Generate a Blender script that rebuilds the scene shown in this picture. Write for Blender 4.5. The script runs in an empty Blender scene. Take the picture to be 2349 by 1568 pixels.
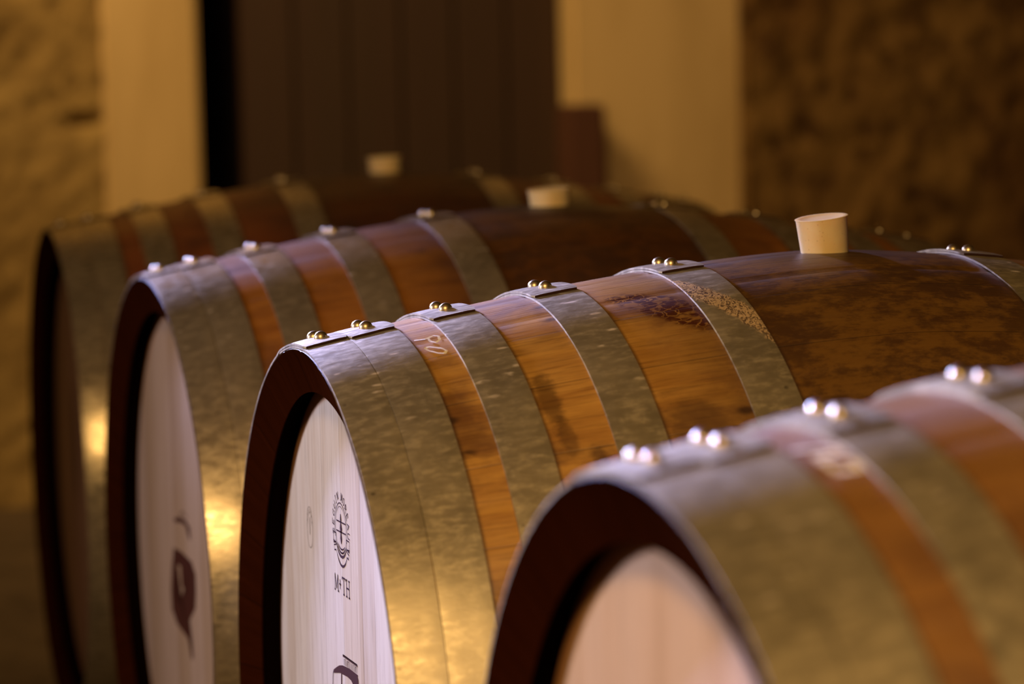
import bpy, bmesh, math, random
from mathutils import Vector, Matrix, noise

S = bpy.context.scene
C = S.collection
R = math.radians

# ------------------------------------------------------------------ camera
RM = 0.3570            # belly radius of the barrels = height of their axis above the floor
cd = bpy.data.cameras.new('camera')
cam = bpy.data.objects.new('camera', cd)
C.objects.link(cam)
S.camera = cam
YAW, PITCH, ROLL = R(74.19285), R(6.01121), R(-1.26185)
fwd = Vector((-math.sin(YAW) * math.cos(PITCH), math.cos(YAW) * math.cos(PITCH), -math.sin(PITCH)))
rgt = Vector((math.cos(YAW), math.sin(YAW), 0))
upv = rgt.cross(fwd)
r2 = rgt * math.cos(ROLL) + upv * math.sin(ROLL)
u2 = -rgt * math.sin(ROLL) + upv * math.cos(ROLL)
M = Matrix((r2, u2, -fwd)).transposed().to_4x4()
M.translation = Vector((2.148, -0.4437, 0.5311 + RM))
cam.matrix_world = M
cd.sensor_width = 36.0
cd.lens = 6748.9 / 2349 * 36
cd.dof.use_dof = True
cd.dof.focus_distance = 2.215
cd.dof.aperture_fstop = 4.5
cd.dof.aperture_blades = 0
cd.clip_start = 0.05

# ------------------------------------------------------------------ world, lights, exposure
w = bpy.data.worlds.new('world')
S.world = w
w.use_nodes = True
w.node_tree.nodes['Background'].inputs[0].default_value = (0.30, 0.32, 0.5, 1)
w.node_tree.nodes['Background'].inputs[1].default_value = 0.02

def area(name, loc, target, sx, sy, power, col, spread=180):
    l = bpy.data.lights.new(name, 'AREA')
    l.shape = 'RECTANGLE'; l.size = sx; l.size_y = sy
    l.energy = power; l.color = col; l.spread = R(spread)
    o = bpy.data.objects.new(name, l); C.objects.link(o)
    o.location = loc
    o.rotation_euler = (Vector(target) - Vector(loc)).to_track_quat('-Z', 'Y').to_euler()
    return o
# warm cellar lamp high behind the camera
area('cellar_lamp_light', (2.75, -.98, 2.15), (-0.6, 0.1, 0.45), 0.40, 0.40, 66, (1.0, 0.64, 0.27))
# added warm fill that brightens the far stone wall, no lamp stands there
area('wall_fill_light', (-2.45, -0.25, 2.55), (-3.5, 1.10, 0.70), 0.9, 0.9, 16, (1.0, 0.66, 0.27), 110)
# cool daylight from the window in the wall in front of the barrel heads
area('window_daylight', (-0.74, -2.12, 0.98), (0.32, 0.0, 0.50), 0.45, 0.40, 10.5, (0.90, 0.82, 0.98), 92)
# added narrow cool fill, no window behind it, skimming the tops of the near barrels
area('cool_skim_fill', (-3.0, -0.52, 1.52), (1.15, 0.02, 0.66), 0.30, 0.30, 16.5, (0.46, 0.48, 1.0), 26)

S.view_settings.view_transform = 'Standard'
S.view_settings.look = 'None'
S.view_settings.exposure = 0.0
S.view_settings.gamma = 1.0
S.view_settings.use_curve_mapping = False

# ------------------------------------------------------------------ helpers
def tag(o, label=None, cat=None, group=None, kind=None):
    if label: o['label'] = label
    if cat: o['category'] = cat
    if group: o['group'] = group
    if kind: o['kind'] = kind
    return o

def obj(name, bm, mat, parent=None, smooth=True):
    me = bpy.data.meshes.new(name)
    bm.to_mesh(me); bm.free()
    if smooth:
        for p in me.polygons: p.use_smooth = True
    if mat: me.materials.append(mat)
    o = bpy.data.objects.new(name, me)
    C.objects.link(o)
    if parent: o.parent = parent
    return o

def sharp(o, deg=35):
    me = o.data
    me.set_sharp_from_angle(angle=R(deg))

def sst(x, a, b):
    t = max(0.0, min(1.0, (x - a) / (b - a)))
    return t * t * (3 - 2 * t)

def box(bm, x0, x1, y0, y1, z0, z1, bev=0.0):
    m = Matrix.Translation(((x0 + x1) / 2, (y0 + y1) / 2, (z0 + z1) / 2)) @ Matrix.Diagonal((x1 - x0, y1 - y0, z1 - z0, 1))
    r = bmesh.ops.create_cube(bm, size=1, matrix=m)
    if bev:
        es = list({e for v in r['verts'] for e in v.link_edges})
        bmesh.ops.bevel(bm, geom=es, offset=bev, segments=3, affect='EDGES')

# ---- node building shorthand
class NT:
    def __init__(s, name):
        s.m = bpy.data.materials.new(name); s.m.use_nodes = True
        s.t = s.m.node_tree; s.b = s.t.nodes['Principled BSDF']
    def n(s, typ, **kw):
        nd = s.t.nodes.new(typ)
        for k, v in kw.items():
            setattr(nd, k, v)
        return nd
    def link(s, a, b): s.t.links.new(a, b)
    def setin(s, sock, v):
        if hasattr(v, 'is_linked') or isinstance(v, bpy.types.NodeSocket): s.link(v, sock)
        else: sock.default_value = v
    def math(s, op, a, b=None, c=None, clamp=False):
        nd = s.n('ShaderNodeMath', operation=op, use_clamp=clamp)
        s.setin(nd.inputs[0], a)
        if b is not None: s.setin(nd.inputs[1], b)
        if c is not None: s.setin(nd.inputs[2], c)
        return nd.outputs[0]
    def sm(s, x, a, b, lo=0.0, hi=1.0):
        nd = s.n('ShaderNodeMapRange', interpolation_type='SMOOTHSTEP')
        s.setin(nd.inputs[0], x)
        nd.inputs[1].default_value = a; nd.inputs[2].default_value = b
        nd.inputs[3].default_value = lo; nd.inputs[4].default_value = hi
        return nd.outputs[0]
    def mix(s, f, a, b, mode='MIX'):
        nd = s.n('ShaderNodeMix', data_type='RGBA', blend_type=mode)
        s.setin(nd.inputs[0], f)
        s.setin(nd.inputs[6], a if not isinstance(a, tuple) else (*a, 1))
        s.setin(nd.inputs[7], b if not isinstance(b, tuple) else (*b, 1))
        return nd.outputs[2]
    def coord(s):
        return s.n('ShaderNodeTexCoord').outputs['Object']
    def vec(s, x, y, z):
        nd = s.n('ShaderNodeCombineXYZ')
        for i, v in enumerate((x, y, z)): s.setin(nd.inputs[i], v)
        return nd.outputs[0]
    def sep(s, v):
        nd = s.n('ShaderNodeSeparateXYZ'); s.link(v, nd.inputs[0]); return nd.outputs
    def noise(s, v, scale, detail=4, rough=.55, dist=0.0, col=False):
        nd = s.n('ShaderNodeTexNoise')
        s.link(v, nd.inputs['Vector'])
        nd.inputs['Scale'].default_value = scale; nd.inputs['Detail'].default_value = detail
        nd.inputs['Roughness'].default_value = rough; nd.inputs['Distortion'].default_value = dist
        return nd.outputs['Color' if col else 'Fac']
    def mapv(s, v, sc=(1, 1, 1), loc=(0, 0, 0)):
        nd = s.n('ShaderNodeMapping'); s.link(v, nd.inputs[0])
        nd.inputs['Scale'].default_value = sc; nd.inputs['Location'].default_value = loc
        return nd.outputs[0]
    def voro(s, v, scale, feature='F1', rnd=1.0):
        nd = s.n('ShaderNodeTexVoronoi', feature=feature); s.link(v, nd.inputs['Vector'])
        nd.inputs['Scale'].default_value = scale
        return nd
    def bump(s, h, strength, dist=.01, prev=None):
        nd = s.n('ShaderNodeBump'); s.link(h, nd.inputs['Height'])
        nd.inputs['Strength'].default_value = strength; nd.inputs['Distance'].default_value = dist
        if prev is not None: s.link(prev, nd.inputs['Normal'])
        return nd.outputs[0]
    def out(s, col=None, rough=None, metal=None, nrm=None, **kw):
        for k, v in (('Base Color', col), ('Roughness', rough), ('Metallic', metal), ('Normal', nrm)):
            if v is not None:
                s.setin(s.b.inputs[k], v if not isinstance(v, tuple) else (*v, 1))
        for k, v in kw.items(): s.b.inputs[k.replace('_', ' ')].default_value = v
        return s.m

# ------------------------------------------------------------------ materials
def polar(t, seed):
    """object coordinates -> (axial y, angle in degrees from the top, unrolled vector)"""
    o = t.coord(); x, y, z = t.sep(o)
    zz = t.math('SUBTRACT', z, RM)
    th = t.math('ARCTAN2', x, zz)
    deg = t.math('MULTIPLY', th, 57.2958)
    arc = t.math('MULTIPLY', th, 0.33)
    v = t.vec(t.math('ADD', arc, seed * 3.17), t.math('ADD', y, seed * 1.3), seed * 0.7)
    return y, deg, v

def ellipse(t, y, deg, y0, d0, ry, rd, nz=None, amt=0.5):
    a = t.math('DIVIDE', t.math('SUBTRACT', y, y0), ry)
    b = t.math('DIVIDE', t.math('SUBTRACT', deg, d0), rd)
    r = t.math('SQRT', t.math('ADD', t.math('MULTIPLY', a, a), t.math('MULTIPLY', b, b)))
    if nz is not None:
        r = t.math('ADD', r, t.math('MULTIPLY', t.math('SUBTRACT', nz, 0.5), amt))
    return r

NST = 30
def stave_mat(name, seed, light, mid, dark, spill=False, wet=0.0):
    t = NT(name)
    y, deg, v = polar(t, seed)
    grain = t.noise(t.mapv(v, (1, .055, 1)), 420, 4, .6)
    grain2 = t.noise(t.mapv(v, (1, .12, 1)), 60, 5, .6, .4)
    blotch = t.noise(t.mapv(v, (1, .7, 1)), 13, 5, .62, .3)
    fine = t.noise(t.mapv(v, (1, .5, 1)), 75, 7, .75)
    # a slightly different tone for every stave
    sid = t.math('FLOOR', t.math('ADD', t.math('MULTIPLY', deg, NST / 360), 50.5))
    wn = t.n('ShaderNodeTexWhiteNoise', noise_dimensions='1D'); t.link(t.math('ADD', sid, seed * 11.3), wn.inputs['W'])
    col = t.mix(t.sm(grain2, .3, .72), light, mid)
    col = t.mix(t.math('MULTIPLY', t.sm(grain, .45, .75), .55), col, dark)
    col = t.mix(t.math('MULTIPLY', t.sm(blotch, .47, .68), .80), col, dark)
    col = t.mix(t.math('MULTIPLY', wn.outputs['Value'], .38), col, mid)
    # wine soaked, darkened belly
    ay = t.math('ABSOLUTE', y)
    soak = t.sm(t.math('ADD', ay, t.math('MULTIPLY', t.math('SUBTRACT', blotch, .5), .10)), .225, .10)
    deep = tuple(c * f for c, f in zip(dark, (.50, .55, .55)))
    deep2 = tuple(c * f for c, f in zip(mid, (.38, .38, .34)))
    belly = t.mix(t.sm(t.math('MULTIPLY_ADD', fine, .6, t.math('MULTIPLY', blotch, .4)), .43, .56), deep2, deep)
    col = t.mix(t.math('MULTIPLY', soak, .93), col, belly)
    # dark spill around the bung
    bs = ellipse(t, y, deg, 0.0, 0.0, .075, 9.5, fine, 1.2)
    col = t.mix(t.math('MULTIPLY', t.sm(bs, 1.2, .45), .55 + wet), col, (.010, .006, .004))
    # scattered small knots and dirt
    vo = t.voro(t.mapv(v, (1, .6, 1)), 26)
    col = t.mix(t.math('MULTIPLY', t.sm(vo.outputs['Distance'], .16, .05), t.sm(blotch, .45, .6)), col, deep)
    # shadow line of every hoop, painted into the wood on its belly side
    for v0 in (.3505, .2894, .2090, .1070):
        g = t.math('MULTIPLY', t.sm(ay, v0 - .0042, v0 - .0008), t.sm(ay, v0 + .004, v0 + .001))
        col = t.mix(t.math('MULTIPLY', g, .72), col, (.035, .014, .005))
    # seams between the staves
    fr = t.math('FRACT', t.math('ADD', t.math('MULTIPLY', deg, NST / 360), 50.5))
    sd = t.math('ABSOLUTE', t.math('SUBTRACT', fr, .5))
    seam = t.sm(sd, .488, .498)
    col = t.mix(t.math('MULTIPLY', seam, .40), col, (.012, .006, .003))
    col = t.mix(t.math('MULTIPLY', t.sm(ay, .4165, .4185), .85), col, (.05, .018, .008))
    if spill:
        # leaked wine: two dark run marks and a feathery dried spill beside a hoop
        for (a0, d0, ra, rd, am) in ((.1405 - .42, 33.0, .0095, 5.5, .62), (.1445 - .42, 39.5, .006, 4, .45), (.162 - .42, 44.0, .008, 2.6, .55), (.236 - .42, 41.0, .022, 6.0, .45)):
            e = ellipse(t, y, deg, a0, d0, ra, rd, fine, 2.0)
            col = t.mix(t.math('MULTIPLY', t.sm(e, 1.2, .5), am), col, (.030, .010, .005))
        dd = t.math('SUBTRACT', deg, t.math('MULTIPLY_ADD', y, 165.0, 12.0 + (0.42 - .232) * 165 + .9))
        e = ellipse(t, y, dd, .257 - .42, 0.0, .037, 5.4, fine, 1.0)
        tv = t.mapv(v, (1, .75, 1))
        dis = t.noise(tv, 55, 3, .6, col=True)
        vv = t.n('ShaderNodeVectorMath', operation='MULTIPLY_ADD'); t.link(dis, vv.inputs[0]); vv.inputs[1].default_value = (.028, .028, 0); t.link(tv, vv.inputs[2])
        ve = t.voro(vv.outputs[0], 150, 'DISTANCE_TO_EDGE')
        tend = t.sm(ve.outputs['Distance'], .02, .08)
        tend = t.math('MULTIPLY', tend, t.sm(t.noise(tv, 95, 2), .32, .46))
        core = t.sm(e, 1.12, .72)
        col = t.mix(t.math('MULTIPLY', t.math('MULTIPLY', tend, core), .95), col, (.050, .006, .001))
    h = t.math('SUBTRACT', t.math('MULTIPLY_ADD', grain, .35, t.math('MULTIPLY', blotch, .4)), t.math('MULTIPLY', seam, 1.0))
    rough = t.sm(blotch, .3, .7, .38, .58)
    return t.out(col, rough, 0.0, t.bump(h, .35, .002), Specular_IOR_Level=.45)

def chime_mat(name, col):
    t = NT(name)
    y, deg, v = polar(t, 5)
    g = t.noise(t.mapv(v, (1, .3, 1)), 90, 5, .65)
    c = t.mix(g, tuple(a * .6 for a in col), tuple(a * 1.5 for a in col))
    fr = t.math('FRACT', t.math('ADD', t.math('MULTIPLY', deg, NST / 360), 50.5))
    seam = t.sm(t.math('ABSOLUTE', t.math('SUBTRACT', fr, .5)), .485, .497)
    c = t.mix(t.math('MULTIPLY', seam, .7), c, (.005, .002, .001))
    c = t.mix(t.sm(y, .0130 - .42, .0165 - .42), c, (.0035, .0012, .0008))
    return t.out(c, .9, 0.0, t.bump(g, .3, .002), Specular_IOR_Level=.0)

def hoop_mat(name, seed, tint=(.40, .36, .27), rough=.40, spill=False):
    t = NT(name)
    y, deg, v = polar(t, seed)
    big = t.noise(v, 16, 5, .6)
    mot = t.noise(t.mapv(v, (1.2, .5, 1)), 120, 5, .7)
    streak = t.noise(t.mapv(v, (1, .10, 1)), 240, 3, .6)
    run = t.noise(t.mapv(v, (.12, 1, 1)), 120, 3, .6)
    dk = tuple(c * .62 for c in tint); lt = tuple(min(1, c * 1.30) for c in tint)
    col = t.mix(t.sm(big, .25, .75), dk, tint)
    col = t.mix(t.math('MULTIPLY', t.sm(mot, .45, .70), .65), col, lt)
    col = t.mix(t.math('MULTIPLY', t.sm(run, .55, .8), .35), col, dk)
    # pale dried splashes, mostly on the upper side
    vo = t.voro(t.mapv(v, (1.6, .6, 1)), 75)
    up = t.sm(t.math('ABSOLUTE', t.math('SUBTRACT', deg, 14)), 26, 6)
    sp = t.math('MULTIPLY', t.sm(vo.outputs['Distance'], .30, .12), t.sm(t.noise(v, 60, 2), .52, .62))
    sp = t.math('MULTIPLY', sp, t.math('MULTIPLY_ADD', up, .75, .12))
    col = t.mix(sp, col, (.62, .52, .40))
    # dark specks of corrosion, scattered
    v2 = t.voro(v, 58)
    sk = t.math('MULTIPLY', t.sm(v2.outputs['Distance'], .14, .06), t.sm(t.noise(v, 21, 2), .55, .65))
    col = t.mix(t.math('MULTIPLY', sk, .7), col, (.05, .035, .02))
    rg = t.math('ADD', t.sm(mot, .3, .7, rough - .05, rough + .13), t.math('MULTIPLY', sp, .2))
    mt = t.math('MULTIPLY_ADD', sp, -.5, .68)
    if spill:
        a = t.math('SUBTRACT', y, .2865 - .42)
        dd = t.math('SUBTRACT', deg, t.math('MULTIPLY_ADD', a, 390.0, 15.2))
        inside = t.sm(t.math('ABSOLUTE', t.math('SUBTRACT', y, .295 - .42)), .021, .017)
        fine = t.noise(v, 130, 4, .65)
        e = t.math('ADD', t.math('DIVIDE', t.math('ABSOLUTE', dd), 4.6), t.math('MULTIPLY', t.math('SUBTRACT', fine, .5), 1.5))
        m = t.math('MULTIPLY', t.sm(e, 1.1, .7), inside)
        vs = t.mapv(v, (1, 1.7, 1))
        st = t.sm(t.noise(vs, 150, 3, .6, 2.4), .44, .53)
        col = t.mix(t.math('MULTIPLY', m, .85), col, t.mix(st, (.085, .04, .018), (.62, .42, .21)))
        mt = t.math('MULTIPLY', mt, t.math('SUBTRACT', 1.0, t.math('MULTIPLY', m, .75)))
    n1 = t.bump(t.math('MULTIPLY_ADD', mot, .5, t.math('MULTIPLY', big, .7)), .15, .0020)
    return t.out(col, rg, mt, n1)

def head_mat(name, seed, base, alt, band, smudge=False):
    t = NT(name)
    o = t.coord(); x, y, z = t.sep(o)
    xs = t.math('ADD', x, seed)
    # boards of unequal width
    bx = t.math('MULTIPLY', t.math('ADD', xs, t.math('MULTIPLY', t.math('SINE', t.math('MULTIPLY', xs, 31.0)), .012)), 13.0)
    idx = t.math('FLOOR', bx)
    wn = t.n('ShaderNodeTexWhiteNoise', noise_dimensions='1D'); t.link(idx, wn.inputs['W'])
    fr = t.math('FRACT', bx)
    sub = t.n('ShaderNodeTexWhiteNoise', noise_dimensions='1D'); t.link(t.math('FLOOR', t.math('MULTIPLY', xs, 37.0)), sub.inputs['W'])
    v = t.vec(xs, seed, z)
    g1 = t.noise(t.mapv(v, (1, 1, .035)), 420, 4, .6)
    g2 = t.noise(t.mapv(v, (1, 1, .06)), 70, 5, .6, .3)
    cloud = t.noise(v, 14, 4, .6)
    col = t.mix(t.math('MULTIPLY', t.sm(wn.outputs['Value'], .35, .8), .9), base, alt)
    col = t.mix(t.math('MULTIPLY', t.sm(sub.outputs['Value'], .55, .9), .40), col, band)
    col = t.mix(t.math('MULTIPLY', t.sm(g2, .45, .7), .35), col, band)
    col = t.mix(t.math('MULTIPLY', t.sm(g1, .50, .72), .40), col, tuple(c * .5 for c in band))
    col = t.mix(t.math('MULTIPLY', t.sm(cloud, .5, .75), .18), col, alt)
    # fine dark ticks of the oak rays
    fl = t.noise(t.mapv(v, (1, 1, .05)), 520, 2, .5)
    col = t.mix(t.math('MULTIPLY', t.sm(fl, .70, .76), .35), col, (.16, .10, .07))
    seam = t.sm(t.math('ABSOLUTE', t.math('SUBTRACT', fr, .5)), .488, .499)
    col = t.mix(t.math('MULTIPLY', seam, .45), col, (.15, .09, .05))
    # orange band painted at the rim where the chime shades off cool light
    zz = t.math('SUBTRACT', z, RM)
    rr = t.math('SQRT', t.math('ADD', t.math('MULTIPLY', x, x), t.math('MULTIPLY', zz, zz)))
    col = t.mix(t.math('MULTIPLY', t.sm(rr, .2560, .2625), .88), col, (.40, .16, .045))
    if smudge:
        e = ellipse(t, x, z, -.055, RM + .03, .022, .085, g2, 1.0)
        col = t.mix(t.math('MULTIPLY', t.sm(e, 1.2, .6), .8), col, (.05, .018, .008))
    h = t.math('SUBTRACT', t.math('MULTIPLY', g1, .5), seam)
    return t.out(col, .62, 0.0, t.bump(h, .25, .001), Specular_IOR_Level=.3)

def simple(name, col, rough=.6, metal=0.0, **kw):
    t = NT(name)
    n = t.noise(t.coord(), 60, 4)
    c = t.mix(n, tuple(a * .8 for a in col), tuple(min(1, a * 1.2) for a in col))
    return t.out(c, rough, metal, t.bump(n, .1, .001), **kw)

M_ink = simple('stamp_ink', (.040, .008, .008), .9, 0.0, Specular_IOR_Level=.05)
M_ink_brown = simple('burnt_brown_mark', (.060, .018, .010), .9, 0.0, Specular_IOR_Level=.05)
M_ink_faint = simple('faint_grey_mark', (.30, .25, .20), .9, 0.0, Specular_IOR_Level=.1)
M_lap_shade = simple('shaded_cut_edge', (.030, .012, .008), .9, 0.0, Specular_IOR_Level=.1)  # rust brown, painting in the shade of the open gap at the hoop lap
M_chalk = simple('chalk', (.98, .78, .56), .7)
M_rivet = simple('rivet_steel', (.60, .48, .27), .38, 1.0)
M_rivet_dull = simple('rivet_dull_steel', (.52, .42, .28), .34, 1.0)

def bung_mat():
    t = NT('bung_silicone')
    o = t.coord()
    n = t.noise(o, 70, 5, .6)
    f = t.noise(o, 420, 3, .6)
    c = t.mix(t.sm(n, .3, .7), (.96, .73, .37), (.93, .66, .30))
    vo = t.voro(o, 260)
    c = t.mix(t.math('MULTIPLY', t.sm(vo.outputs['Distance'], .22, .1), .3), c, (.5, .26, .08))
    return t.out(c, .48, 0.0, t.bump(f, .15, .0008), Subsurface_Weight=.18, Subsurface_Scale=.01)
M_bung = bung_mat()

# ------------------------------------------------------------------ room materials
def stone_mat(name, a, b, c, pits=.6, sc=1.0):
    t = NT(name)
    o = t.coord()
    n1 = t.noise(o, 2.2 * sc, 5, .6); n2 = t.noise(o, 11 * sc, 6, .68, .5); n3 = t.noise(o, 55, 4, .6)
    col = t.mix(t.sm(n1, .35, .68), a, b)
    col = t.mix(t.math('MULTIPLY', t.sm(n2, .48, .66), pits), col, c)
    vo = t.voro(t.mapv(o, (1, 1, .8)), 17 * sc)
    col = t.mix(t.math('MULTIPLY', t.sm(vo.outputs['Distance'], .34, .12), pits), col, c)
    h = t.math('MULTIPLY_ADD', n3, .3, t.math('SUBTRACT', n2, t.math('MULTIPLY', t.sm(vo.outputs['Distance'], .34, .1), .4)))
    return t.out(col, .9, 0.0, t.bump(h, .6, .02), Specular_IOR_Level=.2)
M_stone_l = stone_mat('tooled_limestone', (.42, .28, .10), (.31, .195, .065), (.17, .10, .03), .6)
M_stone_r = stone_mat('dark_rough_stone', (.125, .058, .016), (.21, .115, .033), (.050, .020, .006), .8)
M_stone_room = stone_mat('cellar_stone', (.30, .21, .12), (.24, .16, .09), (.12, .08, .04), .5)

def plaster_mat():
    t = NT('lime_plaster')
    o = t.coord()
    n1 = t.noise(t.mapv(o, (1, 1, .25)), 7, 4, .55); n2 = t.noise(o, 5, 5, .6); n3 = t.noise(o, 120, 3, .6)
    col = t.mix(t.sm(n1, .35, .7), (.66, .455, .21), (.55, .37, .16))
    col = t.mix(t.math('MULTIPLY', t.sm(n2, .55, .75), .5), col, (.42, .27, .11))
    return t.out(col, .85, 0.0, t.bump(n3, .12, .003), Specular_IOR_Level=.2)
M_plaster = plaster_mat()

def plank_mat(name, a, b, c):
    t = NT(name)
    o = t.coord(); x, y, z = t.sep(o)
    g = t.noise(t.mapv(o, (1, 1, .08)), 40, 5, .6, .4)
    wn = t.n('ShaderNodeTexWhiteNoise', noise_dimensions='1D'); t.link(t.math('FLOOR', t.math('MULTIPLY', y, 7.7)), wn.inputs['W'])
    col = t.mix(g, a, b)
    col = t.mix(t.math('MULTIPLY', wn.outputs['Value'], .6), col, c)
    return t.out(col, .7, 0.0, t.bump(g, .3, .004))
M_door = plank_mat('dark_door_wood', (.026, .008, .0022), (.050, .017, .0045), (.032, .014, .003))
M_post = plank_mat('red_brown_timber', (.075, .022, .008), (.11, .038, .014), (.07, .02, .008))
M_floor = stone_mat('dark_floor_stone', (.09, .06, .035), (.12, .08, .045), (.04, .025, .012), .5)

# ------------------------------------------------------------------ the setting
WX = -3.5
def rough_panel(name, y0, y1, z0, z1, x, amp, mat, scale, tool=False, edge=0.0):
    """a stone face looking towards +x, really uneven"""
    bm = bmesh.new()
    ny = int((y1 - y0) / .012); nz = int((z1 - z0) / .012)
    ny = min(ny, 220); nz = min(nz, 150)
    vs = []
    for j in range(nz + 1):
        row = []
        for i in range(ny + 1):
            yy = y0 + (y1 - y0) * i / ny; zz = z0 + (z1 - z0) * j / nz
            p = Vector((yy * scale, zz * scale, x))
            h = noise.fractal(p, 1.0, 2.1, 5) * .7
            if tool:      # slanting strokes of the stone pick
                q = Vector(((yy * .80 + zz * -.60) * 34, (yy * .60 + zz * .80) * 11, 3.1))
                h = h * .45 + noise.noise(q) * .55 + .4 * noise.noise(Vector((yy * 30, zz * 24, 2.2)))
            else:
                h += .5 * noise.noise(Vector((yy * 22, zz * 17, 9.1)))
            k = 1.0
            if edge:
                k = sst(min(yy - y0, y1 - yy), 0, edge)
            d = 0.0
            if tool:      # an old mortar hole at the edge
                d = .045 * sst(1.25 - math.hypot((yy - .318) / .030, (zz - .738) / .013), 0, .5)
            row.append(bm.verts.new((x + amp * h * k - d, yy, zz)))
        vs.append(row)
    for j in range(nz):
        for i in range(ny):
            bm.faces.new((vs[j][i], vs[j][i + 1], vs[j + 1][i + 1], vs[j + 1][i]))
    # give it thickness
    b = []
    for (i, j) in ((0, 0), (ny, 0), (ny, nz), (0, nz)):
        c = vs[j][i].co; b.append(bm.verts.new((x - .5, c.y, c.z)))
    bm.faces.new((b[0], b[3], b[2], b[1]))
    bm.faces.new([vs[j][0] for j in range(nz + 1)] + [b[3], b[0]])
    bm.faces.new([vs[j][ny] for j in range(nz, -1, -1)] + [b[1], b[2]])
    bm.faces.new([vs[nz][i] for i in range(ny + 1)] + [b[2], b[3]])
    bm.faces.new([vs[0][i] for i in range(ny, -1, -1)] + [b[0], b[1]])
    o = obj(name, bm, mat)
    sharp(o, 60)
    return tag(o, kind='structure')

def slab(name, x0, x1, y0, y1, z0, z1, mat, bev=0.0, kind='structure'):
    bm = bmesh.new(); box(bm, x0, x1, y0, y1, z0, z1, bev)
    o = obj(name, bm, mat, smooth=False)
    return tag(o, kind=kind)

H = 3.0
rough_panel('wall_left', -1.3, .352, 0, 1.7, WX, .014, M_stone_l, 6, tool=True)
slab('wall_left_far', WX - .5, WX, -3.4, -1.3, 0, H, M_stone_l)
slab('wall_left_top', WX - .5, WX, -1.3, .352, 1.7, H, M_stone_l)
slab('trim_1', WX - .5, WX + .008, .352, .538, 0, H, M_plaster, .008)
slab('trim_2', WX - .5, WX + .004, 1.292, 1.652, 0, H, M_plaster, .008)
rough_panel('wall_right', 1.652, 3.6, 0, 1.6, WX + .03, .020, M_stone_r, 5, edge=.02)
slab('wall_right_top', WX - .5, WX + .02, 1.652, 3.6, 1.6, H, M_stone_r)
slab('wall_right_far', WX - .5, WX + .02, 3.6, 4.7, 0, H, M_stone_r)
slab('wall_over_door', WX - .5, WX, .538, 1.292, 2.15, H, M_plaster)
# door leaf of upright boards, set deep in the opening
bm = bmesh.new()
dy = (1.290 - .635) / 6
for k in range(6):
    box(bm, WX - .115, WX - .075, .635 + dy * k + .002, .635 + dy * (k + 1) - .002, .01, 2.15, .004)
for z in (.35, 1.75):
    box(bm, WX - .15, WX - .114, .65, 1.27, z, z + .12, .004)
door = tag(obj('door_1', bm, M_door, smooth=False), kind='structure')
slab('wall_behind_door', WX - 1.7, WX - 1.6, .2, 2.4, 0, 2.15, M_door)
slab('floor', -4.0, 5.0, -3.4, 4.7, -.1, 0, M_floor)
slab('ceiling', -4.0, 5.0, -3.4, 4.7, H, H + .1, M_stone_room)
slab('wall_far', -4.0, 5.0, 4.7, 4.9, 0, H, M_stone_room)
slab('wall_behind', 4.8, 5.0, -3.4, 4.7, 0, H, M_stone_room)
# wall with the window that lets the daylight in on the barrel heads
for n_, a in (('wall_near', (-4.0, -1.05, 0, H)), ('wall_near_right', (-.42, 5.0, 0, H)), ('wall_near_sill', (-1.05, -.42, 0, .70)), ('wall_near_lintel', (-1.05, -.42, 1.25, H))):
    slab(n_, a[0], a[1], -2.7, -2.25, a[2], a[3], M_stone_room)

# upright timber post beside the door opening
bm = bmesh.new(); box(bm, WX + .03, WX + .11, 1.249, 1.326, 0, .742, .006)
post = obj('timber_post', bm, M_post, smooth=False)
tag(post, 'short reddish brown timber post standing at the right edge of the dark doorway', 'post')

# ------------------------------------------------------------------ barrels
HL = 0.42
R0 = 0.30
PW = 1.518
STN = [(0.0004, 0.0339), (0.0344, 0.0695), (0.0954, 0.1306), (0.1750, 0.2110), (0.2765, 0.3130)]
TH = 0.0019

def prof(a):
    t = abs(a - HL) / HL
    return R0 - TH + (RM - R0) * (1 - t ** PW)

def revolve(bm, pts, n, fn=None, closed=True):
    rings = []
    for (a, r) in pts:
        ring = []
        for i in range(n):
            th = 2 * math.pi * i / n
            rr = r + (fn(a, r, th) if fn else 0)
            ring.append(bm.verts.new((rr * math.sin(th), a - HL, RM + rr * math.cos(th))))
        rings.append(ring)
    for j in range(len(rings) - 1):
        A, B = rings[j], rings[j + 1]
        for i in range(n):
            k = (i + 1) % n
            bm.faces.new((A[i], A[k], B[k], B[i]))
    return rings

def stave_mesh():
    bm = bmesh.new()
    outer = [(0.0, R0 - TH - .0006)]
    a = .003
    while a < 2 * HL - .002:
        outer.append((a, prof(a))); a += .012
    outer.append((2 * HL, R0 - TH - .0006))
    rear = [(2 * HL - .0135, .2645), (2 * HL - .018, .2715), (2 * HL - .026, .274), (2 * HL - .045, .274)]
    front = [(.045, .2775), (.027, .2775), (.0190, .2755), (.0152, .2690), (.0050, .2935)]
    pts = outer + rear
    pts = front + pts
    n = NST * 14
    def fn(a, r, th):
        u = (th / (2 * math.pi) * NST) % 1.0
        s = abs(u - .5)
        d = -.0006 * sst(s, .47, .5)
        d += -.0009 * (s * 2) ** 2 * (1 if .05 < a < 2 * HL - .05 else .3) * 0.6   # the crown of each stave
        return d if r > .28 else 0
    revolve(bm, pts, n, fn)
    bmesh.ops.recalc_face_normals(bm, faces=bm.faces)
    return bm

def chime_mesh():
    bm = bmesh.new()
    revolve(bm, [(-.0002, R0 - TH - .0014), (.0040, .2905), (.0135, .2642), (.0150, .2655), (.0180, .2712), (.0260, .2738), (.0320, .2738)], NST * 8)
    bmesh.ops.recalc_face_normals(bm, faces=bm.faces)
    for f in bm.faces: f.normal_flip()
    return bm

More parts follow.
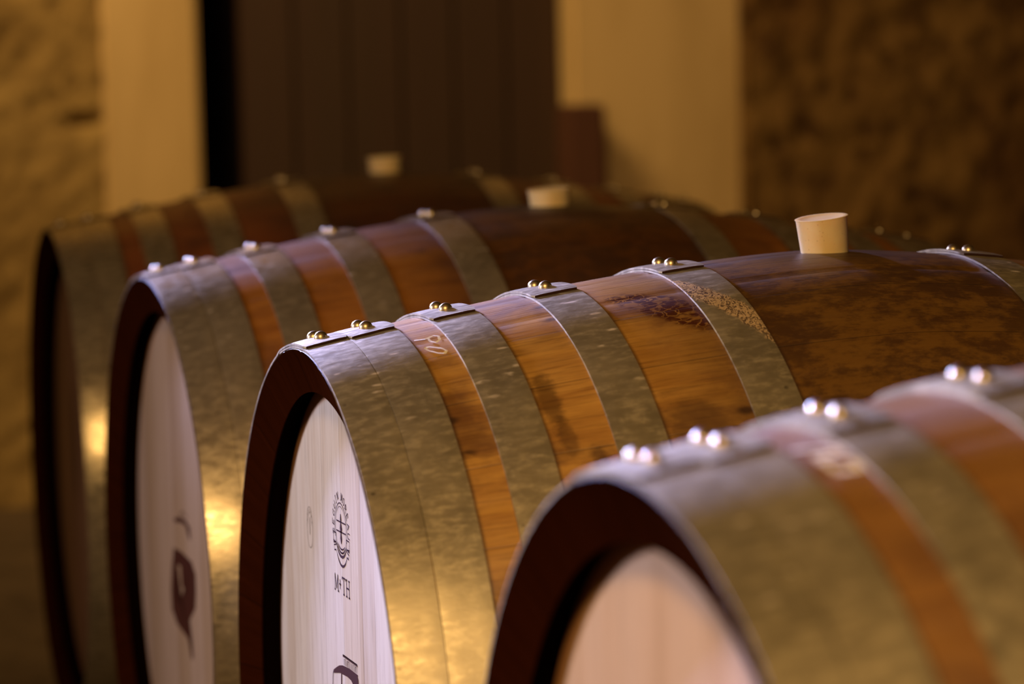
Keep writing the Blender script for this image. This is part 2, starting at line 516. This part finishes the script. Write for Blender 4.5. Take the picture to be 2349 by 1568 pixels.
def hoop_mesh(a0, a1, seed, front=True, lap0=-16.0, lap1=4.2):
    bm = bmesh.new()
    rnd = random.Random(seed)
    total = 360 - lap0 + lap1
    N = 300
    fine = []
    s = lap0
    # finer steps around the lap
    vals = [lap0 + (360 - 22 - lap0 + 0) * i / 230 for i in range(231)]
    e0 = vals[-1]; e1 = 360 + lap1
    vals += [e0 + (e1 - e0) * i / 50 for i in range(1, 51)]
    NA = 6
    wob = rnd.random() * 10
    rows = []
    for s in vals:
        lift = TH * 1.02 * sst(s, 360 + lap0 - 3.0, 360 + lap0 + .3)
        th = R(s)
        cut = .0035 * sst(s, e1 - 1.0, e1)
        row = []
        b0 = a0 + .00035 * noise.noise(Vector((math.cos(th) * 4, math.sin(th) * 4, wob))) + cut * .4
        b1 = a1 + .00035 * noise.noise(Vector((math.cos(th) * 4, math.sin(th) * 4, wob + 5))) - cut * .4
        sec = []
        for k in range(NA + 1):
            a = b0 + (b1 - b0) * k / NA
            dent = .00035 * noise.noise(Vector((math.cos(th) * 7, math.sin(th) * 7, a * 30 + wob)))
            edge = -.0003 if k in (0, NA) else 0
            sec.append((a, prof(a) + TH + lift + dent + edge))
        for k in range(NA, -1, -1):
            a = b0 + (b1 - b0) * k / NA
            sec.append((a, prof(a) + .0001 + lift))
        for (a, r) in sec:
            row.append(bm.verts.new((r * math.sin(th), a - HL, RM + r * math.cos(th))))
        rows.append(row)
    m = len(rows[0])
    for j in range(len(rows) - 1):
        A, B = rows[j], rows[j + 1]
        for i in range(m):
            k = (i + 1) % m
            bm.faces.new((A[i], B[i], B[k], A[k]))
    bm.faces.new(rows[0][::-1]).material_index = 1; bm.faces.new(rows[-1]).material_index = 1
    bmesh.ops.recalc_face_normals(bm, faces=bm.faces)
    return bm

def rivet_mesh(rad=.0052, h=.0048):
    bm = bmesh.new()
    n = 24
    pr = [(rad * 1.0, -.0008), (rad * 1.0, .0002)] + [(rad * math.cos(R(p)), .0002 + h * math.sin(R(p))) for p in (12, 26, 40, 54, 68, 80)]
    rings = [[bm.verts.new((r * math.cos(2 * math.pi * i / n), r * math.sin(2 * math.pi * i / n), z)) for i in range(n)] for r, z in pr]
    for A, B in zip(rings, rings[1:]):
        for i in range(n): bm.faces.new((A[i], A[(i + 1) % n], B[(i + 1) % n], B[i]))
    top = bm.verts.new((0, 0, .0002 + h))
    for i in range(n): bm.faces.new((rings[-1][i], rings[-1][(i + 1) % n], top))
    bm.faces.new(rings[0][::-1])
    return bm

def head_mesh(rear=False):
    bm = bmesh.new()
    n = 128
    def rg(r, a):
        aa = 2 * HL - a if rear else a
        return [bm.verts.new((r * math.sin(2 * math.pi * i / n), aa - HL, RM + r * math.cos(2 * math.pi * i / n))) for i in range(n)]
    rings = [rg(.2745, .040), rg(.2745, .0335), rg(.2735, .0322), rg(.2690, .0309), rg(.2610, .0300), rg(.15, .0300), rg(.05, .0300)]
    for A, B in zip(rings, rings[1:]):
        for i in range(n): bm.faces.new((A[i], A[(i + 1) % n], B[(i + 1) % n], B[i]))
    bm.faces.new(rings[-1]); bm.faces.new(rings[0])
    bmesh.ops.recalc_face_normals(bm, faces=bm.faces)
    return bm

# flat printed marks on the head: ribbons and filled outlines in (x, z) measured from the barrel axis
def ribbon(bm, pts, w, closed=False, y=-HL + .0300 - .00025):
    P = [Vector(p) for p in pts]
    if closed: P = P + [P[0]]
    n = len(P)
    L, Rr = [], []
    for i in range(n):
        if closed: d = (P[(i + 1) % (n - 1)] if i < n - 1 else P[1]) - (P[i - 1] if i > 0 else P[n - 2])
        else: d = P[min(i + 1, n - 1)] - P[max(i - 1, 0)]
        if d.length < 1e-9: d = Vector((1, 0))
        d.normalize(); nn = Vector((-d.y, d.x))
        ww = w[i] if isinstance(w, (list, tuple)) else w
        a = P[i] + nn * ww / 2; b = P[i] - nn * ww / 2
        L.append(bm.verts.new((a.x, y, RM + a.y))); Rr.append(bm.verts.new((b.x, y, RM + b.y)))
    for i in range(n - 1):
        bm.faces.new((L[i], L[i + 1], Rr[i + 1], Rr[i]))

def poly(bm, pts, y=-HL + .0300 - .0002):
    f = bm.faces.new([bm.verts.new((p[0], y, RM + p[1])) for p in pts])
    bmesh.ops.triangulate(bm, faces=[f])

def arcp(cx, cz, r, a0, a1, n=24, rz=None):
    rz = rz or r
    return [(cx + r * math.sin(R(a0 + (a1 - a0) * i / n)), cz + rz * math.cos(R(a0 + (a1 - a0) * i / n))) for i in range(n + 1)]

LET = {
 'S': [[(.95, .85), (.6, 1), (.2, .92), (.1, .72), (.35, .55), (.75, .42), (.92, .22), (.6, 0), (.25, .03), (.05, .18)]],
 'E': [[(.1, 0), (.1, 1)], [(.1, 1), (.9, 1)], [(.1, .52), (.75, .52)], [(.1, 0), (.9, 0)]],
 'G': [[(.92, .82), (.6, 1), (.2, .88), (.05, .5), (.2, .1), (.6, 0), (.92, .15), (.92, .45), (.6, .45)]],
 'U': [[(.08, 1), (.08, .3), (.3, .02), (.7, .02), (.92, .3), (.92, 1)]],
 'I': [[(.5, 0), (.5, 1)], [(.3, 1), (.7, 1)], [(.3, 0), (.7, 0)]],
 'N': [[(.1, 0), (.1, 1)], [(.1, 1), (.9, 0)], [(.9, 0), (.9, 1)]],
 'M': [[(.05, 0), (.1, 1)], [(.1, 1), (.5, .1)], [(.5, .1), (.9, 1)], [(.9, 1), (.95, 0)], [(-.08, 0), (.18, 0)], [(.8, 0), (1.1, 0)]],
 'O': [[(.5, 1), (.12, .8), (.05, .5), (.12, .2), (.5, 0), (.88, .2), (.95, .5), (.88, .8), (.5, 1)]],
 'R': [[(.1, 0), (.1, 1)], [(.1, 1), (.7, .97), (.88, .78), (.7, .55), (.1, .5)], [(.5, .5), (.95, 0)]],
 'A': [[(.02, 0), (.5, 1)], [(.5, 1), (.98, 0)], [(.22, .38), (.78, .38)]],
 'T': [[(.5, 0), (.5, 1)], [(0, 1), (1, 1)], [(0, 1), (0, .86)], [(1, 1), (1, .86)], [(.3, 0), (.7, 0)]],
 'H': [[(.12, 0), (.12, 1)], [(.88, 0), (.88, 1)], [(.12, .52), (.88, .52)], [(-.05, 0), (.3, 0)], [(.7, 0), (1.05, 0)], [(-.05, 1), (.3, 1)], [(.7, 1), (1.05, 1)]],
 '+': [[(.5, .2), (.5, .8)], [(.1, .5), (.9, .5)]],
 '.': [[(.4, .45), (.6, .55)]],
}
def letter(bm, ch, org, ux, uz, wd, ht, sw):
    for st in LET[ch]:
        pts = [(org[0] + ux[0] * p[0] * wd + uz[0] * p[1] * ht, org[1] + ux[1] * p[0] * wd + uz[1] * p[1] * ht) for p in st]
        ribbon(bm, pts, sw)

def round_text(bm, s, cx, cz, r, a0, a1, wd, ht, sw):
    n = len(s)
    for i, ch in enumerate(s):
        if ch == ' ': continue
        a = R(a0 + (a1 - a0) * i / (n - 1))
        ux = (math.cos(a), -math.sin(a)); uz = (math.sin(a), math.cos(a))
        org = (cx + r * math.sin(a) - ux[0] * wd / 2, cz + r * math.cos(a) - ux[1] * wd / 2)
        letter(bm, ch, org, ux, uz, wd, ht, sw)

def cooper_stamp():
    bm = bmesh.new()
    cx, cz = -.0135, .1580
    round_text(bm, 'SEGUIN MOREAU', cx, cz, .0232, -100, 92, .0048, .0062, .00085)
    ribbon(bm, arcp(cx, cz, .0205, -112, 112, 40), .0008)
    ribbon(bm, arcp(cx, cz, .0178, -180, 180, 48), .00042)
    # upright figure with two cross bars
    ribbon(bm, [(-.0135, .1703), (-.0133, .1660), (-.0135, .1630), (-.0130, .1590), (-.0135, .1550), (-.0132, .1510), (-.0134, .1471)], [.0010, .0042, .0026, .0072, .0030, .0060, .0012])
    ribbon(bm, [(-.0284, .1634), (.0027, .1646)], .0011)
    ribbon(bm, [(-.0294, .1556), (.0032, .1569)], .0011)
    # ribbon ends left and right
    for sg in (-1, 1):
        k = lambda pts: [(cx + sg * (p[0]), p[1]) for p in pts]
        ribbon(bm, k([(.0180, .1530), (.0275, .1530), (.0262, .1462), (.0188, .1458)]), .0012, closed=True)
        ribbon(bm, k([(.0250, .1456), (.0150, .1449), (.0255, .1425), (.0240, .1390), (.0185, .1398)]), .0013)
        poly(bm, k([(.0235, .1465), (.0275, .1470), (.0268, .1440), (.0225, .1445)]))
    ribbon(bm, arcp(cx, cz, .0185, 140, 220, 20, .0150), [.0005 + .0008 * math.sin(math.pi * i / 20) for i in range(21)])
    ribbon(bm, arcp(cx, cz, .0200, 130, 230, 20, .0178), [.0005 + .0009 * math.sin(math.pi * i / 20) for i in range(21)])
    ribbon(bm, arcp(cx, cz, .0215, 122, 238, 20, .0208), [.0006 + .0016 * math.sin(math.pi * i / 20) for i in range(21)])
    ribbon(bm, arcp(cx + .001, cz, .0240, 132, 228, 24, .0278), [.0006 + .0014 * math.sin(math.pi * i / 24) for i in range(25)])
    # the line of capitals under the crest
    for ch, x, wd in (('M', -.0402, .0125), ('+', -.0248, .0065), ('T', -.0140, .0105), ('H', -.0005, .0115)):
        z0 = .1078 + (x + .0402) * .03
        letter(bm, ch, (x, z0), (1, .03), (0, 1), wd, .0128, .00135)
    return bm

def house_stamp():
    bm = bmesh.new()
    ribbon(bm, [(-.0188, .0604), (.0304, .0625), (.0322, .0545), (-.0204, .0515)], .0007, closed=True)
    ribbon(bm, [(-.0188, .0600), (.0304, .0619)], .0019)
    rnd = random.Random(4)
    x = -.0160
    while x < .0285:
        z0 = .0532 + (x + .016) * .05; hh = .0048
        a = rnd.choice((0, 1, 2))
        ribbon(bm, [(x, z0), (x, z0 + hh)], .0007)
        if a == 1: ribbon(bm, [(x, z0 + hh), (x + .0022, z0 + hh)], .0006)
        if a == 2: ribbon(bm, [(x, z0), (x + .0024, z0 + hh)], .0006)
        x += .0034
    poly(bm, [(-.0538, .0419), (-.0434, .0458), (-.0324, .0495), (-.0204, .0519), (.003, .0541), (.0294, .0549), (.0327, .0514), (.0327, .0445), (.0131, .0444), (.0080, .0460), (-.0044, .0462), (-.0213, .0447), (-.0305, .0439), (-.0535, .0393)])
    poly(bm, [(.0131, .0446), (.0327, .0447), (.0330, .0310), (.0300, -.004), (.0200, -.004), (.0150, .030)])
    ribbon(bm, [(-.0541, .0410), (-.0560, .0385), (-.0581, .0295), (-.0581, -.005)], .0013)
    ribbon(bm, [(-.0252, .0450), (-.0262, .036), (-.0262, -.005)], .0030)
    ribbon(bm, [(-.0590, -.005), (.0310, -.002)], .0040)
    return bm

def faint_stamp():
    bm = bmesh.new()
    cx, cz = -.1285, .1420
    ribbon(bm, arcp(cx, cz, .0115, 0, 360, 36, .0165), .0006)
    ribbon(bm, arcp(cx, cz, .0075, -80, 80, 20, .0120), .0005)
    ribbon(bm, [(cx, cz + .008), (cx, cz - .006)], .0016)
    for k in range(7):
        a = R(-70 + k * 23)
        ribbon(bm, [(cx + .0085 * math.sin(a), cz + .0125 * math.cos(a)), (cx + .0105 * math.sin(a), cz + .0150 * math.cos(a))], .0008)
    return bm

def shield_mark():
    bm = bmesh.new()
    # dark frame of the shield with a bare wood opening, built as two pieces around the opening
    poly(bm, [(-.0524, .0204), (-.0132, .0231), (.0426, .0217), (.0621, .0124), (.0621, -.0033), (.0553, -.0223), (.0244, -.0397), (.0100, -.0400), (-.0238, -.0293), (.0044, -.0146), (-.0138, -.0114), (-.0164, .0075), (-.0358, .0064)])
    poly(bm, [(-.0524, .0204), (-.0358, .0064), (-.0458, -.017), (-.0412, -.0357), (-.0238, -.0293), (.0100, -.0400), (.0244, -.0397), (.0254, -.0502), (.0330, -.0590), (.0218, -.0670), (.0077, -.061), (-.0487, -.0567), (-.0729, -.047), (-.0754, -.0277), (-.0673, -.0044)])
    poly(bm, [(.0100, -.0600), (.0330, -.0590), (.0360, -.0740), (.0280, -.0800), (.0220, -.0700)])
    return bm

def arc_mark():
    bm = bmesh.new()
    poly(bm, [(-.0495, .0502), (-.0125, .058), (.0192, .0591), (.04, .055), (.0410, .0440), (.0353, .0420), (.0250, .0490), (.0181, .0537), (-.0072, .0529), (-.0401, .0484)])
    ribbon(bm, [(-.012, .0600), (.004, .0660), (.026, .0630)], .0014)
    return bm

def surface_ribbon(pts, w, lift=.0003):
    """a chalk stroke lying on the staves; pts are (station, degrees)"""
    bm = bmesh.new()
    for stroke in pts:
        P3 = []
        q = []
        for i in range(len(stroke) - 1):
            for k in range(6):
                u = k / 6
                q.append((stroke[i][0] * (1 - u) + stroke[i + 1][0] * u, stroke[i][1] * (1 - u) + stroke[i + 1][1] * u))
        q.append(stroke[-1])
        for a, d in q:
            r = prof(a) + lift; th = R(d)
            P3.append((Vector((r * math.sin(th), a - HL, RM + r * math.cos(th))), Vector((math.sin(th), 0, math.cos(th)))))
        L, Q = [], []
        for i, (p, nn) in enumerate(P3):
            d = P3[min(i + 1, len(P3) - 1)][0] - P3[max(i - 1, 0)][0]
            s = nn.cross(d).normalized() * w / 2 * (.8 + .4 * noise.noise(p * 400))
            L.append(bm.verts.new(p + s)); Q.append(bm.verts.new(p - s))
        for i in range(len(P3) - 1):
            bm.faces.new((L[i], L[i + 1], Q[i + 1], Q[i]))
    bmesh.ops.recalc_face_normals(bm, faces=bm.faces)
    return bm
P0 = [[(0.073, 10.74), (0.0809, 11.23), (0.0838, 10.96), (0.088, 10.61), (0.0909, 11.2), (0.0897, 12.69), (0.0859, 13.4), (0.0829, 12.5), (0.0831, 11.24)],
      [(0.0773, 14.31), (0.0797, 14.36), (0.0869, 15.72), (0.089, 16.81), (0.0869, 17.44), (0.0827, 17.0), (0.0774, 15.56), (0.0764, 14.69), (0.0773, 14.31)]]

_rv = {}
def make_barrel(label, x, y, rot, ms, mh, mhd, mch, mrv, dst=None, scale=1.0, seed=0, rivdeg=None):
    root = bpy.data.objects.new('wine_barrel', None)
    C.objects.link(root)
    # the base of the barrel: the point of the floor under the middle of its belly
    root.location = (x, y + HL, 0)
    root.rotation_euler = (0, 0, rot)
    root.scale = (scale, 1, scale)
    tag(root, label, 'barrel', 'oak barrels lying in a row')
    st = obj('staves', stave_mesh(), ms, root); sharp(st, 40)
    ch = obj('chime', chime_mesh(), mch, root); sharp(ch, 25)
    hd = obj('head', head_mesh(), mhd, root); sharp(hd, 20)
    hr = obj('head', head_mesh(True), mhd, root); sharp(hr, 20)
    for i, (a0, a1) in enumerate(STN):
        d0, d1 = (dst or {}).get(i, (0, 0))
        rd = (rivdeg or [(-7.6, -2.6), (-6.2, -1.2), (-5.3, -.2), (-5.7, -.7), (-5.4, -.6)])[i]
        for rear in (0, 1):
            b0, b1 = (a0 + d0, a1 + d1) if not rear else (2 * HL - a1, 2 * HL - a0)
            h = obj('hoop', hoop_mesh(b0, b1, seed * 20 + i * 2 + rear, lap1=(2.3, 3.4, 4.4, 4.2, 4.0)[i]), mh, root); h.data.materials.append(M_lap_shade); sharp(h, 40)
            ac = (b0 + b1) / 2 + (.0015 if i == 0 and not rear else 0)
            sl = (prof(ac + .001) - prof(ac - .001)) / .002
            for dg in rd:
                if 'm' not in _rv:
                    o = obj('rivet', rivet_mesh(), mrv, h); _rv['m'] = o.data
                else:
                    o = bpy.data.objects.new('rivet', _rv['m']); C.objects.link(o); o.parent = h
                th = R(dg)
                r = prof(ac) + 2 * TH
                nrm = Vector((math.sin(th), -sl, math.cos(th))).normalized()
                o.location = (r * math.sin(th), ac - HL, RM + r * math.cos(th))
                o.rotation_mode = 'QUATERNION'
                o.rotation_quaternion = nrm.to_track_quat('Z', 'Y')
    return root, st, hd

CH = chime_mat('chime_end_grain', (.022, .0042, .0008))
b3, st3, hd3 = make_barrel('oak barrel in sharp focus with maroon crest and M+TH stamped on its pale head', 0, 0, 0,
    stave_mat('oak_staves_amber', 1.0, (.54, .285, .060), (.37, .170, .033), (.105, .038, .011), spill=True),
    hoop_mat('galvanised_hoops', 1.0, (.47, .39, .24), .43, spill=True), head_mat('pale_oak_head', 0.013, (.68, .60, .51), (.54, .40, .23), (.42, .29, .16)), CH, M_rivet, seed=1)
b2, st2, hd2 = make_barrel('oak barrel with dark shield mark on its head, just behind the crest-stamped barrel', -.7283, -.0058, .0184,
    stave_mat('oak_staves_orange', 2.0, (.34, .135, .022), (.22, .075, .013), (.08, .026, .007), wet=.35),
    hoop_mat('galvanised_hoops_grey', 2.0, (.42, .34, .21), .30), head_mat('tan_oak_head', 1.21, (.42, .29, .19), (.36, .235, .13), (.29, .175, .085)), CH, M_rivet, seed=2)
b1, st1, hd1 = make_barrel('farthest reddish oak barrel at the left, nearest the stone wall', -1.4503, -.0096, -.012,
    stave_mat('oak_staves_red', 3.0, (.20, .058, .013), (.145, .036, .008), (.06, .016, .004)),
    hoop_mat('galvanised_hoops_dull', 3.0, (.36, .29, .17), .27), head_mat('brown_oak_head', 2.37, (.30, .17, .10), (.26, .13, .07), (.18, .09, .04), smudge=True), CH, M_rivet, scale=1.0067, seed=3)
b4, st4, hd4 = make_barrel('large blurred oak barrel nearest the camera at lower right with plain unmarked head', .7928, -.0043, .0077,
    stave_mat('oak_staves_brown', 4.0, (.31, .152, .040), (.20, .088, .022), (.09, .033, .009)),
    hoop_mat('galvanised_hoops_warm', 4.0, (.45, .375, .23), .44), head_mat('peach_oak_head', 3.11, (.76, .52, .34), (.70, .46, .27), (.62, .38, .20)), CH, M_rivet, scale=1.021, seed=4)

m = obj('crest_stamp', cooper_stamp(), M_ink, hd3, smooth=False); tag(m, 'maroon crest with circular lettering and M+TH below')
m = obj('building_stamp', house_stamp(), M_ink_brown, hd3, smooth=False); tag(m, 'dark brown stamp with a small lettered board')
m = obj('faint_stamp', faint_stamp(), M_ink_faint, hd3, smooth=False); tag(m, 'faint grey oval stamp')
m = obj('chalk_mark', surface_ribbon(P0, .0025), M_chalk, st3, smooth=False); tag(m, 'pale handwritten letters between two hoops')
obj('shield_mark', shield_mark(), M_ink_brown, hd2, smooth=False)
obj('arc_mark', arc_mark(), M_ink_brown, hd2, smooth=False)
P4 = [[(.075, 5), (.092, 6.5), (.0925, 8.5), (.079, 8.0)], [(.080, 9), (.0925, 10.5), (.0925, 13), (.082, 12.5), (.080, 9)]]
m = obj('chalk_mark', surface_ribbon(P4, .0055), M_chalk, st4, smooth=False); tag(m, 'pale blurred chalk strokes near the top')

# ------------------------------------------------------------------ bungs
def make_bung(label, bx, by, bz, rt, rb, h, tilt, sink, ty=0.0):
    bm = bmesh.new()
    n = 64
    pr = [(rb * .55, -sink), (rb * .97, -sink), (rb, -sink + .001), (rt - .0010, h - .0012), (rt - .0002, h - .0003), (rt - .0010, h), (rt * .80, h - .0002), (rt * .74, h - .0006), (rt * .3, h - .0006)]
    rings = [[bm.verts.new((r * math.cos(2 * math.pi * i / n), r * math.sin(2 * math.pi * i / n), z)) for i in range(n)] for r, z in pr]
    for A, B in zip(rings, rings[1:]):
        for i in range(n): bm.faces.new((A[i], A[(i + 1) % n], B[(i + 1) % n], B[i]))
    bm.faces.new(rings[-1]); bm.faces.new(rings[0][::-1])
    o = obj('barrel_bung', bm, M_bung); sharp(o, 50)
    o.location = (bx, by, bz)
    o.rotation_euler = (ty, tilt, R(14))
    tag(o, label, 'bung', 'silicone bungs in the barrels')
    return o
make_bung('cream bung sticking up in sharp focus, tilted, on top of the crest-stamped barrel', .0, HL + .001, 2 * RM - .002, .0212, .0182, .0270, R(0), .010, R(6.5))
make_bung('pale bung pushed low into the top of the barrel with the shield mark', -.7283, HL - .006, 2 * RM - .002, .0225, .0195, .0165, R(0), .010, R(4))
make_bung('blurred tan bung on the farthest barrel, in front of the dark doorway', -1.4503, HL - .006, 2 * RM * 1.0067 - .002, .0218, .0192, .0190, R(0), .010, R(2))
